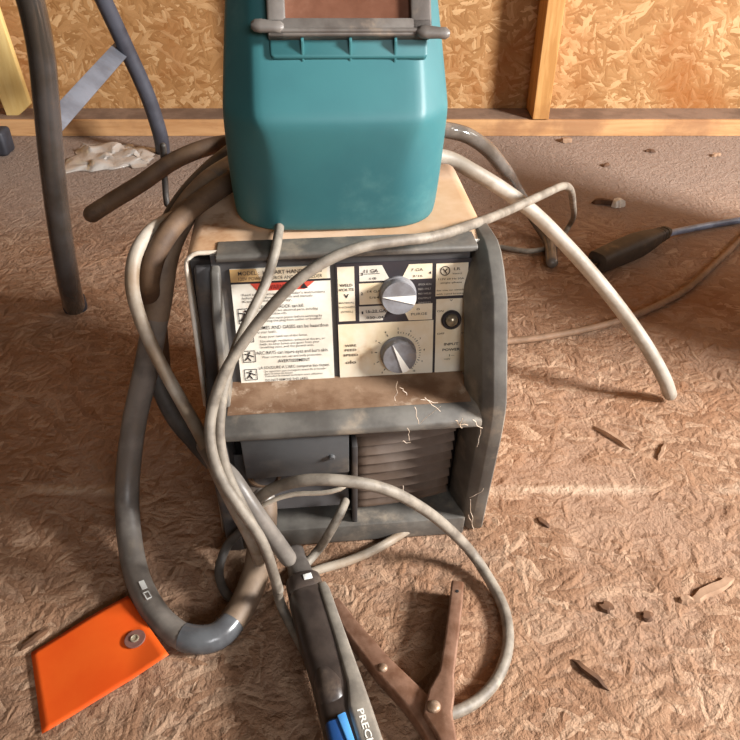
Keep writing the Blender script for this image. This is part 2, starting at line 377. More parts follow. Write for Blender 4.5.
# ------------------------------------------------------------------ the welder
BX, BY, YAW = -.019, .517, .092
W = Matrix.Translation((BX, BY, 0)) @ Matrix.Rotation(YAW, 4, 'Z')
c_, s_ = math.cos(YAW), math.sin(YAW)
def frame(v0, lean):                  # a leaning front plane: matrix (x across, y up the slope, z out) and pixel -> (x, y)
    X = Vector((c_, s_, 0)); Y = (Vector((-s_, c_, 0))*lean+Vector((0, 0, 1))).normalized(); N = X.cross(Y)
    O = W @ Vector((0, v0, 0))
    m = Matrix((( X.x, Y.x, N.x, O.x), (X.y, Y.y, N.y, O.y), (X.z, Y.z, N.z, O.z), (0, 0, 0, 1)))
    def f(px, py):
        d = hit(px, py, O, N)-O; return (d.dot(X), d.dot(Y))
    return m, f
PM, pan = frame(0, .187)
LM, low = frame(0, -.154)
welder = empty('wire_feed_welder', W @ Vector((0, .12, 0)))
tag(welder, 'beige and grey box-shaped wire feed welder with two knobs, standing under the teal helmet', 'welder')

# sheet-metal cover
H, HW, RR = .31, .135, .012
prof = [(-HW, .004), (-HW, .08), (-HW, .16), (-HW, .23), (-HW, H-RR)]
prof += [(-HW+RR-RR*math.cos(a), H-RR+RR*math.sin(a)) for a in (PI/8, PI/4, 3*PI/8, PI/2)]
prof += [(-.06, H), (0, H), (.06, H)]
prof += [(-p[0], p[1]) for p in prof[:9][::-1]]
vs, fs = [], []
VB = .248
for u, z in prof:
    vf = .02+.15*z
    for k in range(5): vs.append((u, vf+(VB-vf)*k/4, z))
for i in range(len(prof)-1):
    for k in range(4): fs.append((i*5+k, i*5+k+1, (i+1)*5+k+1, (i+1)*5+k))
b = MB(W); b.add(vs, fs, M['beige']); b.build('cover', welder, 50, solid=.0018)
b = MB(W)
b.tube([(u*1.0, .02+.15*z-.0006, z) for u, z in prof[2:14]], .0021, M['edge'], 8); b.build('cover_rim', welder, 60)
b = MB(W); b.box((0, VB-.004, .155), (.266, .004, .302), M['beige']); b.build('back_panel', welder, 0)
b = MB(W); b.box((0, .152, .155), (.262, .18, .3), M['black']); b.build('chassis', welder, 0)

# moulded front bezel
colp = [(.085, .312), (.06, .3145), (.035, .306), (.010, .284), (-.020, .216), (-.0275, .196), (-.0275, .172), (-.002, 0), (.05, 0), (.07, .15)]
CX = W @ Matrix(((0, 0, 1, 0), (1, 0, 0, 0), (0, 1, 0, 0), (0, 0, 0, 1)))   # (x, y, z) = (v, z, u)
b = MB()
cp = [Vector(p) for p in ((.10, .3105), (.085, .3125), (.06, .3145), (.045, .311), (.03, .302), (.010, .284), (-.004, .254), (-.020, .216), (-.0265, .199), (-.0275, .190), (-.0275, .180), (-.0265, .165), (-.010, .055), (-.004, .012), (.004, .002))]
prof6 = [(.1080, .042), (.1085, .034), (.1165, .009), (.1172, .0065), (.1250, .0004), (.1262, 0), (.1362, 0), (.1375, .0015), (.1375, .02), (.1375, .05)]
vs, fs = [], []
for i, p in enumerate(cp):
    t = (cp[min(i+1, len(cp)-1)]-cp[max(i-1, 0)]).normalized(); nn_ = Vector((-t.y, t.x))
    if nn_.x < 0 and i > 2: nn_ = -nn_
    if i <= 2: nn_ = Vector((.15, -1)).normalized()
    for u, o in prof6:
        q_ = p+nn_*o; vs.append((u, q_.x, q_.y))
for i in range(len(cp)-1):
    for k in range(len(prof6)-1): fs.append((i*len(prof6)+k, i*len(prof6)+k+1, (i+1)*len(prof6)+k+1, (i+1)*len(prof6)+k))
b.add(vs, fs, M['bezel'], W)
lcol = [(.070, .304), (.060, .300), (.052, .28), (.036, .205), (.020, .190), (-.02, .184), (-.0255, .176), (-.002, 0), (.05, 0), (.06, .15)]
b.prism(lcol, -.1285, -.111, M['bezeldark'], CX, bev=.003, seg=3)
b.prism([(.07, .304), (.05, .300), (.024, .268), (.004, .205), (.0, .19), (.05, .186)], -.1135, -.1055, M['bezel'], CX, bev=.002)
shelf = [(.042, .1885), (.012, .1885), (-.009, .1885), (-.014, .1875), (-.0255, .1795), (-.0258, .1725), (-.021, .1690), (.02, .168), (.042, .17)]
b.prism(shelf, -.114, .118, M['bezel'], CX, bev=.0025, seg=3)
b.prism([(-.0052, .030), (-.002, .002), (.045, .002), (.045, .03)], -.1145, .118, M['bezel'], CX, bev=.002)    # lower border
b.prism([(.054, .306), (.0535, .3105), (.056, .3122), (.082, .3122), (.084, .3105), (.07, .306)], -.108, .119, M['bezel'], CX, bev=.0012)
bezel = b.build('front_bezel', welder, 45)
b = MB()
b.prism([(.041, .1883), (.012, .1883), (-.006, .1883), (-.009, .1887), (.012, .1897), (.041, .1908)], -.108, .110, M['shelfdust'], CX)
bd = b.build('dust_layer', bezel, 40, 'brown dust lying on the front ledge')

# control panel
panel = MB(); panel.box((0, .252, -.004), (.226, .128, .005), M['bezeldark'], PM)
panel = panel.build('control_panel', welder, 0)
def rect(px0, py0, px1, py1):
    a0, b1 = pan(px0, py0); a1, b0 = pan(px1, py1); return a0, b0, a1, b1
def up(z): return PM @ Matrix.Translation((0, 0, z))
def label_rect(mb, R, m, z0=-.0012, z1=.0006): mb.prism([(R[0], R[1]), (R[2], R[1]), (R[2], R[3]), (R[0], R[3])], z0, z1, m, PM)
# the warning label on the left
b = MB()
x0, y1 = pan(229.5, 269.5); x1, y0 = pan(334.5, 378.5)
label_rect(b, (x0, y0, x1, y1), M['white'])
LW, LH = x1-x0, y1-y0
def lx(t): return x0+LW*t
def ly(t): return y1-LH*t
T = up(.0011)
b.prism([(x0, ly(.105)), (lx(.97), ly(.105)), (lx(.97), y1), (x0, y1)], .0006, .0008, M['cream'], PM)
b.prism([(x0, ly(.105)), (lx(.3), ly(.105)), (lx(.26), y1), (x0, y1)], .0008, .0009, M['tan'], PM)  # tan patch paints a cable's shadow on the strip's left end
b.prism([(x0, ly(.122)), (x1, ly(.122)), (x1, ly(.106)), (x0, ly(.106))], .0006, .0009, M['ink'], PM)
b.text('MODEL :  HOBART HANDLER-120', lx(.08), ly(.05), M['ink'], T, LH*.032, LW*.84, .004)
b.text('120V POWER SOURCE AND WIRE FEEDER', lx(.08), ly(.094), M['ink'], T, LH*.028, LW*.84)
b.prism([(lx(.26), ly(.185)), (lx(.74), ly(.185)), (lx(.84), ly(.122)), (lx(.19), ly(.122))], .0006, .0009, M['red'], PM)
b.text('WARNING', lx(.36), ly(.176), M['redink'], up(.0012), LH*.04, LW*.26, .008)
b.add([(lx(.69), ly(.178), 0), (lx(.77), ly(.178), 0), (lx(.73), ly(.132), 0)], [(0, 1, 2)], M['ink'], up(.0012))
def small(t, s, x=.24, w=.66, h=.019): b.text(s, lx(x), ly(t), M['inkgrey'], T, LH*h*1.05, LW*w, .004)
small(.222, 'Read and understand the welder\'s instructions', .1, .84); small(.250, 'before use. Follow safety labels and manuals.', .1, .72); small(.278, 'Keep children away.', .1, .5)
b.text('ELECTRIC SHOCK can kill.', lx(.24), ly(.335), M['ink'], T, LH*.028, LW*.48, .006)
small(.363, 'Do not touch live electrical parts, including', w=.62); small(.39, 'the wire and drive rolls.', w=.3); small(.425, 'Disconnect input power before servicing by', w=.66); small(.45, 'removing the plug from outlet or breaker.', w=.66)
b.text('FUMES AND GASES can be hazardous', lx(.22), ly(.515), M['ink'], T, LH*.03, LW*.74, .004)
b.text('to your health.', lx(.22), ly(.548), M['inkgrey'], T, LH*.024, LW*.2)
small(.588, 'Keep your head out of the fumes.', w=.5); small(.628, 'Use enough ventilation, exhaust at the arc, or', w=.68); small(.655, 'both, to keep fumes and gases from your', w=.62); small(.682, 'breathing zone, and the general area.', w=.56)
b.text('ARC RAYS can injure eyes and burn skin.', lx(.19), ly(.738), M['ink'], T, LH*.03, LW*.76, .003)
small(.772, 'Wear correct eye, ear and body protection.', .24, .64)
b.text('AVERTISSEMENT', lx(.41), ly(.818), M['ink'], T, LH*.028, LW*.34, .008)
b.text("LA SOUDURE A L'ARC comporte des risques", lx(.2), ly(.872), M['ink'], T, LH*.026, LW*.75, .003)
small(.902, 'Se reporter aux consignes avant de proceder', .26, .66, .017); small(.925, "dans la zone de travail.", .26, .3, .017); small(.947, 'Consulter le manuel technique avant utilisation.', .26, .62, .017)
b.text('DO NOT REMOVE THIS LABEL', lx(.26), ly(.987), M['ink'], T, LH*.022, LW*.46, .003)
def stroke(p, q, w, m=None):
    d = (Vector(q)-Vector(p)).normalized(); nn = Vector((-d.y, d.x))*w/2; P, Q = Vector(p), Vector(q)
    b.add([(*(P+nn), 0), (*(P-nn), 0), (*(Q-nn), 0), (*(Q+nn), 0)], [(0, 1, 2, 3)], m or M['ink'], T)
for t0, t1 in ((.33, .455), (.525, .62), (.70, .80), (.868, .965)):
    A, B, C, D = lx(.045), lx(.175), ly(t1), ly(t0)
    for p, q in (((A, C), (B, C)), ((B, C), (B, D)), ((B, D), (A, D)), ((A, D), (A, C))): stroke(p, q, .0007)
    cx, cy, k = (A+B)/2, (C+D)/2, (D-C)
    stroke((cx, cy+.2*k), (cx-.12*k, cy-.1*k), .0014); stroke((cx-.12*k, cy-.1*k), (cx-.35*k, cy-.35*k), .0012); stroke((cx-.1*k, cy-.1*k), (cx+.12*k, cy-.4*k), .0012)
    stroke((cx, cy+.15*k), (cx+.38*k, cy-.05*k), .0011); stroke((cx, cy+.15*k), (cx-.36*k, cy+.22*k), .0011); stroke((cx+.02*k, cy+.25*k), (cx+.06*k, cy+.4*k), .002)
b.build('warning_label', panel, 0, 'white warning label with red banner and small print')

# the control label with its cells
b = MB()
R = rect(335, 264, 470, 376.5); label_rect(b, R, M['faceplate'], -.0014, .0004)
def cell(px0, py0, px1, py1, m, cut=None):
    a0, b0, a1, b1 = rect(px0, py0, px1, py1)
    poly = [(a0, b0), (a1, b0), (a1, b1), (a0, b1)]
    if cut == 'tr': poly = [(a0, b0), (a1, b0), (a1-.007, b1), (a0, b1)]
    if cut == 'br': poly = [(a0, b0), (a1-.007, b0), (a1, b1), (a0, b1)]
    if cut == 'tl': poly = [(a0, b0), (a1, b0), (a1, b1), (a0+.007, b1)]
    if cut == 'bl': poly = [(a0+.007, b0), (a1, b0), (a1, b1), (a0, b1)]
    b.prism(poly, .0004, .0007, m, PM); return a0, b0, a1, b1
def tx(s, px, py, h, w, m=None, al='C', bold=0.0):
    a, y = pan(px, py); b.text(s, a, y-.0002, m or M['ink'], T, h*1.3, w*1.06, bold*.7+.004, al)
K = 1/1000.0
mmp = (pan(455, 320)[0]-pan(355, 320)[0])/100       # metres per pixel on the panel
cell(337, 267, 355.5, 320.5, M['cream'])
cell(359, 266, 390, 280, M['white'], 'tr'); cell(359, 283.5, 392, 303, M['cream']); cell(359, 306.5, 390, 319.5, M['white'], 'br')
cell(401, 264.5, 432, 278, M['cream'], 'tl'); cell(401, 304.5, 432, 319, M['cream'], 'bl')
cell(436.2, 263.5, 467, 294.5, M['cream']); cell(436.2, 299, 466.5, 372.5, M['cream'])
cell(338, 324.5, 432, 377.5, M['cream'])
tx('WELD', 346, 286, 1.9*K, 12*mmp, bold=.02); tx('VOLTS', 346.2, 290.5, 1.9*K, 14*mmp, bold=.02); tx('V', 346.4, 297.5, 2.9*K, 4.5*mmp, bold=.03)
tx('MATERIAL', 346.6, 303, 1.2*K, 14*mmp); tx('THICKNESS', 346.8, 307.5, 1.2*K, 15*mmp); tx('(STEEL)', 347, 312, 1.3*K, 11*mmp)
tx('3', 361.8, 275, 2*K, 2.2*mmp, bold=.02); tx('11 GA', 371, 272, 2.3*K, 13*mmp, bold=.02); tx('1/8', 373, 279, 1.6*K, 6*mmp)
a, y = pan(364, 274); b.add([(a, y, 0), (a+15*mmp, y, 0), (a+15*mmp, y+.0005, 0), (a, y+.0005, 0)], [(0, 1, 2, 3)], M['ink'], T)
tx('2', 361.8, 294.5, 2*K, 2.2*mmp, bold=.02); tx('14 GA', 374, 292, 1.8*K, 12*mmp, M['inkfade']); tx('5/64', 374, 298, 1.6*K, 9*mmp, M['inkfade'])
tx('1', 362.4, 313.5, 2*K, 1.6*mmp, bold=.02); tx('16-20 GA', 376, 311.5, 1.9*K, 19*mmp, bold=.01); tx('.030-.047', 376, 318, 1.9*K, 20*mmp, bold=.01)
a, y = pan(366, 312.7); b.add([(a, y, 0), (a+20*mmp, y, 0), (a+20*mmp, y+.0004, 0), (a, y+.0004, 0)], [(0, 1, 2, 3)], M['ink'], T)
tx('7 GA', 417, 270.5, 2*K, 11*mmp, M['inkfade']); tx('3/16', 417.5, 276.5, 1.7*K, 9*mmp, M['inkfade']); tx('4', 430, 273.5, 2*K, 2.4*mmp, bold=.02)
for k, s in enumerate(('SPOOL GUN', 'FEED ONLY', 'NO WELD', 'OUTPUT', 'SPEED')): tx(s, 424.5, 284.5+k*4.6, 1.3*K, 12*mmp, M['palette'])
tx('0', 418, 309.5, 1.5*K, 3*mmp, M['inkfade']); tx('PURGE', 419, 314.5, 1.9*K, 15*mmp, M['inkgrey'])
# maker's seal and small print, top right
ra, rb = pan(445, 270.5)
for k in range(18):
    a0, a1 = 2*PI*k/18, 2*PI*(k+1)/18; r = .0041
    stroke((ra+r*math.cos(a0), rb+r*math.sin(a0)), (ra+r*math.cos(a1), rb+r*math.sin(a1)), .0009, M['inkfade'])
stroke((ra-.002, rb+.0022), (ra+.0016, rb-.0026), .001, M['inkfade']); stroke((ra+.0018, rb+.002), (ra-.0004, rb-.001), .001, M['inkfade'])
tx('LR', 457, 269.5, 2*K, 6*mmp, M['inkfade']); tx('listed', 457, 273.5, 1*K, 8*mmp, M['inkfade'])
for k, (s, w) in enumerate((('115V 60 Hz 20A', 24), ('single phase', 20), ('', 1), ('for use on circuits', 27), ('with rated breakers', 28))):
    if s: tx(s, 451, 279+k*3.7, 1.25*K, w*mmp, M['inkfade'])
tx('ON', 440, 311.5, 1.5*K, 6*mmp, M['inkfade']); tx('OFF', 440.5, 334, 1.5*K, 7*mmp, M['inkfade']); tx('|', 464, 309.5, 1.5*K, 1*mmp, M['inkfade']); tx('10', 463.5, 333, 1.5*K, 4*mmp, M['inkfade'])
tx('INPUT', 451, 344.5, 1.9*K, 14*mmp, bold=.02); tx('POWER', 451, 350, 1.9*K, 17*mmp, bold=.02); tx('1~', 451.5, 355.5, 1.6*K, 5*mmp); tx('V', 451, 300.5, 1.4*K, 3*mmp)
tx('120V', 447, 359, 1.0*K, 6*mmp, M['inkfade'])
tx('WIRE', 350.5, 346, 1.7*K, 11*mmp, M['inkfade'], bold=.02); tx('FEED', 350.6, 350.5, 1.7*K, 11*mmp, M['inkfade'], bold=.02); tx('SPEED', 350.7, 355.5, 1.7*K, 14*mmp, M['inkfade'], bold=.02); tx('oIo', 350.8, 363, 2.6*K, 10*mmp, M['inkfade'], bold=.01)
kx, ky = pan(398, 352.5)
for k in range(11):                   # the dial scale
    an = math.radians(232-28.4*k); r0, r1 = .0195, .0218
    stroke((kx+r0*math.cos(an), ky+r0*math.sin(an)), (kx+r1*math.cos(an), ky+r1*math.sin(an)), .0007)
    b.text(str(k), kx+.0245*math.cos(an), ky+.0245*math.sin(an)-.0009, M['ink'], T, .0018, None, .02, 'C')
    if k < 10 and k > 4:
        for j in (1, 2, 3):
            a2 = math.radians(232-28.4*(k+j/4)); stroke((kx+.0198*math.cos(a2), ky+.0198*math.sin(a2)), (kx+.0212*math.cos(a2), ky+.0212*math.sin(a2)), .0005)
b.build('control_label', panel, 0, 'dark faceplate with cream stained printed cells')
# knobs
def knob(px, py, ang, name, label, slim):
    a, y = pan(px, py); X = PM @ Matrix.Translation((a, y, 0))
    kb = MB(); r = .0158
    kb.lathe([(r*1.06, .0004), (r*1.06, .003), (r, .004), (r*.985, .0115), (r*.95, .0128), (r*.01, .0130)], M['knob'], X, 40)
    kk = kb.build(name, panel, 40, label)
    pb = MB(); d = Matrix.Rotation(ang, 4, 'Z')
    pb.prism([(-r*.93, -.0003), (r*.9, -slim), (r*.95, 0), (r*.9, slim)], .0128, .0138, M['knobwhite'], X @ d)
    pb.build('pointer', kk, 0, 'white wedge pointer')
    return kk
knob(397.5, 293.5, math.radians(-8), 'knob', 'grey voltage knob with a broad white pointer', .0042)
kk = knob(398, 352.5, math.radians(-66), 'knob', 'grey wire speed knob with a white pointer', .0036)
a, y = pan(451, 319); X = PM @ Matrix.Translation((a, y, 0))
b = MB(); b.lathe([(.0092, .0004), (.0092, .003), (.008, .0042), (.0066, .0042), (.0064, .002), (.0002, .002)], M['ink'], X, 32)
sw = b.build('power_switch', panel, 40, 'round black rimmed power switch')
b = MB(); b.lathe([(.0062, .002), (.0060, .0036), (.0050, .006), (.003, .0075), (.0004, .008)], M['switchmetal'], X, 28); b.build('button', sw, 60, 'domed metal button')

# lower front: grey door, recess with the gun socket, louvers
def lrect(px0, py0, px1, py1):
    a0, b1 = low(px0, py0); a1, b0 = low(px1, py1); return a0, b0, a1, b1
def lbox(mb, R, z0, z1, m, bev=0): mb.box(((R[0]+R[2])/2, (R[1]+R[3])/2, (z0+z1)/2), (R[2]-R[0], R[3]-R[1], z1-z0), m, LM, bev)
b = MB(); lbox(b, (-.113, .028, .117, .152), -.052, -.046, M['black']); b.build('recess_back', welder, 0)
b = MB()
A = list(lrect(238, 434, 349.5, 476)); A[3] = .174
lbox(b, A, -.010, -.004, M['door'], .0012)
ax, ay = low(332, 460); b.lathe([(.003, -.004), (.003, -.002), (.0022, -.0012), (.0002, -.0012)], M['door'], LM @ Matrix.Translation((ax, ay, 0)), 16)
b.build('front_door', welder, 40, 'flat slate grey plastic panel')
b = MB()
dx0 = low(349, 470)[0]; dx1 = low(357, 470)[0]
b.box(((dx0+dx1)/2+.002, .09, -.012), (dx1-dx0-.002, .125, .016), M['bezeldark'], LM, .0015); b.build('divider', welder, 40)
# sloping tray under the socket
ty0 = low(300, 512)[1]; ty1 = A[1]
b = MB()
b.add([(-.112, ty0, -.006), (dx0, ty0, -.006), (dx0, ty1, -.034), (-.112, ty1, -.034)], [(0, 1, 2, 3)], M['bezeldark'], LM)
b.build('lower_tray', welder, 0, solid=.002)
sx, sy = low(264, 492)
b = MB(); SX = LM @ Matrix.Translation((sx, sy, -.036))
b.lathe([(.017, 0), (.017, .016), (.0155, .020), (.0135, .020), (.013, .008), (.0003, .008)], M['cablebrown'], SX, 32); b.build('gun_socket', welder, 40, 'round brown socket for the gun cable')
# louvers
R = lrect(357, 430, 451, 514); b = MB(); n = 10; vs, fs = [], []
for i in range(n*6+1):
    t = i/(n*6); ph = (i % 6)/6.0
    z = -.016-.010*(.5-.5*math.cos(2*PI*t*n)) - .006*(1-t)*0
    for k in range(9):
        s = k/8; vs.append((R[0]+(R[2]-R[0])*s, R[1]+(R[3]-R[1])*t, z-.012*s*s))
for i in range(n*6):
    for k in range(8): fs.append((i*9+k, i*9+k+1, (i+1)*9+k+1, (i+1)*9+k))
b.add(vs, fs, M['louver'], LM); b.build('louver_panel', welder, 60, 'brown grey ribbed vent panel', solid=.001)

# ------------------------------------------------------------------ helmet
P0 = fl(339, 231, .312)
HY = .1
HX = Matrix.Translation(P0+Vector((0, 0, .0012))) @ Matrix.Rotation(HY, 4, 'Z') @ Matrix.Rotation(.02, 4, 'Y')
helm = empty('welding_helmet', P0+Vector((0, .06, 0)))
tag(helm, 'teal plastic welding helmet standing upright on top of the welder', 'helmet')
rows = [  # z, front y, half width of the flat, half width, facet depth, crispness, back y
    (.000, .003, .046, .0905, .044, 0, .11), (.0015, .000, .046, .0920, .044, 0, .11), (.012, -.002, .047, .0930, .044, 0, .11), (.04, -.009, .050, .0938, .042, .15, .11), (.07, -.0147, .055, .0942, .040, .4, .11), (.090, -.0180, .060, .0938, .038, .6, .11),
    (.101, -.0192, .0650, .0932, .034, .75, .11), (.1065, -.0172, .0665, .0928, .033, .85, .11), (.113, -.0130, .0668, .0922, .032, .9, .11), (.15, .0103, .0660, .0890, .031, .9, .11), (.19, .0352, .0648, .0850, .030, .9, .115),
    (.225, .057, .062, .081, .028, .7, .125), (.250, .075, .052, .076, .03, .4, .135), (.272, .098, .040, .069, .035, .2, .145), (.287, .128, .026, .056, .03, 0, .165), (.294, .155, .012, .034, .02, 0, .178), (.295, .17, .004, .01, .005, 0, .178)]
NA, NF, NS = 8, 10, 6
def prow(z, yf, a, w, d, c, yb):
    half = []
    for k in range(NF//2+1): half.append((a*k/(NF//2), yf+.0015*(k/(NF//2))**2))
    y0 = yf+.0015
    for k in range(1, NA+1):
        t = k/NA; xr_, yr_ = math.sin(t*PI/2), 1-math.cos(t*PI/2)
        half.append((a+(w-a)*(c*t+(1-c)*xr_), y0+d*(c*t+(1-c)*yr_)))
    ys = y0+d
    for k in range(1, NS+1):
        t = k/NS; half.append((w+.004*t*(1 if z < .16 else max(0, 1-(z-.16)/.06)), ys+(yb-ys)*t))
    return [(-x, y, z) for x, y in half[:0:-1]]+[(x, y, z) for x, y in half]
vs, fs = [], []
RW = [prow(*r) for r in rows]; nn = len(RW[0])
for r in RW: vs += r
for i in range(len(RW)-1):
    for k in range(nn-1): fs.append((i*nn+k, i*nn+k+1, (i+1)*nn+k+1, (i+1)*nn+k))
b = MB(HX); b.add(vs, fs, M['teal']); sh = b.build('shell', helm, 80, solid=.003, sub=1)
# face-plane frame
fy0, fz0, fs_ = -.0168+.0003, .1065, .622
FYv = Vector((0, fs_, 1)).normalized(); FN = Vector((1, 0, 0)).cross(FYv)
FM = HX @ Matrix(((1, 0, 0, 0), (0, FYv.y, FN.y, fy0), (0, FYv.z, FN.z, fz0), (0, 0, 0, 1)))
FO = FM.translation.copy(); FXw = FM.to_3x3() @ Vector((1, 0, 0)); FYw = FM.to_3x3() @ Vector((0, 1, 0)); FNw = FM.to_3x3() @ Vector((0, 0, 1))
def face(px, py):
    d = hit(px, py, FO, FNw)-FO; return d.dot(FXw), d.dot(FYw)
fa, ledge = face(349, 60); _, lip = face(349, 40); xl = face(270, 50)[0]; xr = face(427, 50)[0]; fcx = (xl+xr)/2
_, frb = face(355, 42); _, frt = face(355, 24)
WT = frb+.098                          # top of the window frame
b = MB()
b.prism([(xl+.002, ledge), (xr-.002, ledge), (xr, ledge+.003), (xr, WT+.006), (xl, WT+.006), (xl, ledge+.003)], -.006, .0045, M['teal'], FM, bev=.002)
b.build('window_surround', helm, 40)
for px in (302, 349.5, 394):
    fx, fyt = face(px, 41); _, fyb = face(px, 67)
    b = MB(FM @ Matrix.Translation((fx, 0, 0)) @ Matrix(((0, 0, 1, 0), (0, 1, 0, 0), (-1, 0, 0, 0), (0, 0, 0, 1))))
    b.prism([(-.0045, fyt), (-.0105, fyt-.001), (-.0105, fyt-.004), (.001, fyb), (.002, fyt)], -.0011, .0011, M['teal'], bev=.0003); b.build('rib', helm, 40)
# window frame with its bars, retaining clips and lens
b = MB()
wl, wr = xl-.001, xr+.002
lxl = face(285, 10)[0]; lxr = face(408, 10)[0]
b.box(((wl+wr)/2, (frb+frt)/2, .008), (wr-wl, frt-frb, .012), M['framegrey'], FM, .002)
b.box(((wl+lxl)/2, (frb+WT)/2, .008), (lxl-wl, WT-frb, .012), M['framegrey'], FM, .002)
b.box(((wr+lxr)/2, (frb+WT)/2, .008), (wr-lxr, WT-frb, .012), M['framegrey'], FM, .002)
b.box(((wl+wr)/2, WT-.008, .008), (wr-wl, .016, .012), M['framegrey'], FM, .002)
b.tube([FM @ Vector((wl+.004, frb+.004, .0135)), FM @ Vector((wr-.004, frb+.004, .0135))], .002, M['framegrey'], 10)
fr = b.build('window_frame', helm, 45, 'grey plastic window frame')
for (px0, py0, px1, py1) in ((252, 32, 284, 34), (414, 38, 446, 40)):
    p = Vector((*face(px0, py0), .014)); q = Vector((*face(px1, py1), .014))
    b = MB(FM); b.tube([p, p.lerp(q, .12), p.lerp(q, .3), p.lerp(q, .7), p.lerp(q, .88), q], [.0025, .0048, .0053, .0044, .0048, .0025], M['framegrey'], 14, flat=.7); b.build('retaining_clip', fr, 60)
b = MB(); b.box(((lxl+lxr)/2, (frt+WT)/2, .0055), (lxr-lxl, WT-frt, .004), M['lens'], FM)
b.build('lens', helm, 0, 'brown filter lens')

# ------------------------------------------------------------------ hoses and cables
hs = way((236, 165, 'y', .735), (208, 184, 'y', .69), (185, 212, 'y', .655), (167, 250, 'y', .62), (158, 305, 'y', .60), (147, 365, 'y', .585), (133, 430, 'y', .565), (127, 500, 'y', .53),
         (133, 560, 'z', .018), (146, 598, 'z', .0125), (166, 625, 'z', .0115), (190, 639, 'z', .0115), (217, 636, 'z', .0115), (240, 610, 'z', .014), (255, 575, 'z', .03), (261, 545, 'z', .05), (264, 515, 'y', .50), (264, 494, 'y', .515))
hose = tag(None or MB().tube(*rounded(hs, .0122), M['hose'], 18).build('thick_hose'), 'thick grey rubber hose looping down beside the welder to the orange tag', 'hose')
def section(path, p0, p1):             # the stretch of a path between two picture points
    def pr(P):
        d = P-CAM; return 370+F_PX*d.dot(AX_R)/d.dot(AX_F), 370-F_PX*d.dot(AX_U)/d.dot(AX_F)
    Q = [pr(p) for p in path]
    i0 = min(range(len(Q)), key=lambda i: (Q[i][0]-p0[0])**2+(Q[i][1]-p0[1])**2); i1 = min(range(len(Q)), key=lambda i: (Q[i][0]-p1[0])**2+(Q[i][1]-p1[1])**2)
    return path[min(i0, i1):max(i0, i1)+1]
def child(mb, name, par, label=None, smooth=45):
    o = mb.build(name, None, smooth, label); o.parent = par; o.location = o.location-par.location; return o
child(MB().tube(*(lambda s: (s, [.0128]+[.0131]*(len(s)-2)+[.0128]))(section(hs, (186, 638), (232, 624))), M['tape'], 18), 'tape_wrap', hose, 'glossy grey tape wound round the hose')
child(MB().tube(section(hs, (234, 622), (262, 500)), .0130, M['hosetan'], 18), 'sleeve', hose, 'tan dusty sleeve over the hose end')
child(MB().tube(section(hs, (214, 181), (157, 318)), .0124, M['hosetan'], 18), 'upper_section', hose, 'tan dusty stretch of the hose')
# printed marks on the hose
def hose_mark(px, py, w, l, hollow, name):
    s = section(hs, (px, py-6), (px, py+6)); i = len(s)//2; t = (s[-1]-s[0]).normalized(); p = s[i]
    nrm = (CAM-p); nrm = (nrm-t*nrm.dot(t)).normalized(); nrm = (nrm+Vector((.25, 0, 0))-t*(.25*t.x)).normalized(); sd = t.cross(nrm)
    X = Matrix(((sd.x, t.x, nrm.x, p.x), (sd.y, t.y, nrm.y, p.y), (sd.z, t.z, nrm.z, p.z), (0, 0, 0, 1))) @ Matrix.Translation((0, 0, .0118))
    m = MB(X)
    if hollow:
        for cx, cy, a, c in ((-w/2, 0, .001, l), (w/2, 0, .001, l), (0, l/2, w, .001), (0, -l/2, w, .001)): m.box((cx, cy, .0005), (a, c, .0012), M['mark'])
    else: m.box((0, 0, .0005), (w, l, .0012), M['mark'])
    child(m, name, hose, 'white printed mark')
hose_mark(146, 590, .005, .010, False, 'printed_mark'); hose_mark(152, 604, .0045, .008, True, 'printed_mark')

# loops over the top
cable('stiff_hose', way(('at', (-.055, .735, .3215)), ('at', (-.10, .775, .3245)), (222, 144, 'y', .85), (196, 151, 'y', .84), (172, 162, 'y', .83), (140, 184, 'y', .81), (112, 201, 'y', .80), (92, 214, 'y', .79)), .0098, M['cablebrown'],
      'dusty hose end, browned for shade, sticking out to the left behind the helmet', 'hose')  # brown holds both dust and painted shade; the pale hose is the lit counterpart
cable('power_cable', way((238, 148, 'y', .80), (222, 160, 'y', .78), (201, 179, 'y', .75), (181, 203, 'y', .72), (165, 232, 'y', .69), (155, 262, 'y', .67), (151, 300, 'y', .65), (152, 340, 'y', .625), (157, 375, 'y', .605), (165, 398, 'y', .59), (177, 420, 'y', .575), (194, 440, 'y', .56), (212, 460, 'y', .54)), .0098, M['cabledark'],
      'dark cable running from behind the helmet down the left of the welder', 'cable')
cable('control_cable', way((246, 172, 'y', .685), (228, 183, 'y', .67), (207, 197, 'y', .65), (186, 213, 'y', .63), (168, 233, 'y', .605), (155, 256, 'y', .59), (149, 280, 'y', .585), (152, 300, 'y', .605), (157, 322, 'y', .64), (160, 345, 'y', .66), (162, 370, 'y', .67)), .0095, M['cablebrown'],
      'dark brown cable draped over the left top edge of the welder', 'cable')
cable('pale_cable', way((182, 214, 'y', .655), (164, 222, 'y', .628), (146, 236, 'y', .60), (135, 256, 'y', .58), (132, 284, 'y', .565), (138, 312, 'y', .558), (149, 340, 'y', .55), (164, 370, 'y', .54), (184, 406, 'y', .525), (202, 438, 'y', .50), (217, 472, 'y', .475), (234, 506, 'y', .455), (252, 540, 'y', .445), (262, 566, 'z', .035)), .0062, M['loopwhite'],
      'pale cable with a tight bend hanging down left of the welder', 'cable')
gl = way((205, 446, 'y', .50), (216, 462, 'y', .475), (232, 478, 'y', .455), (247, 500, 'y', .445), (262, 522, 'y', .44), (276, 541, 'y', .44), (288, 558, 'y', .44))
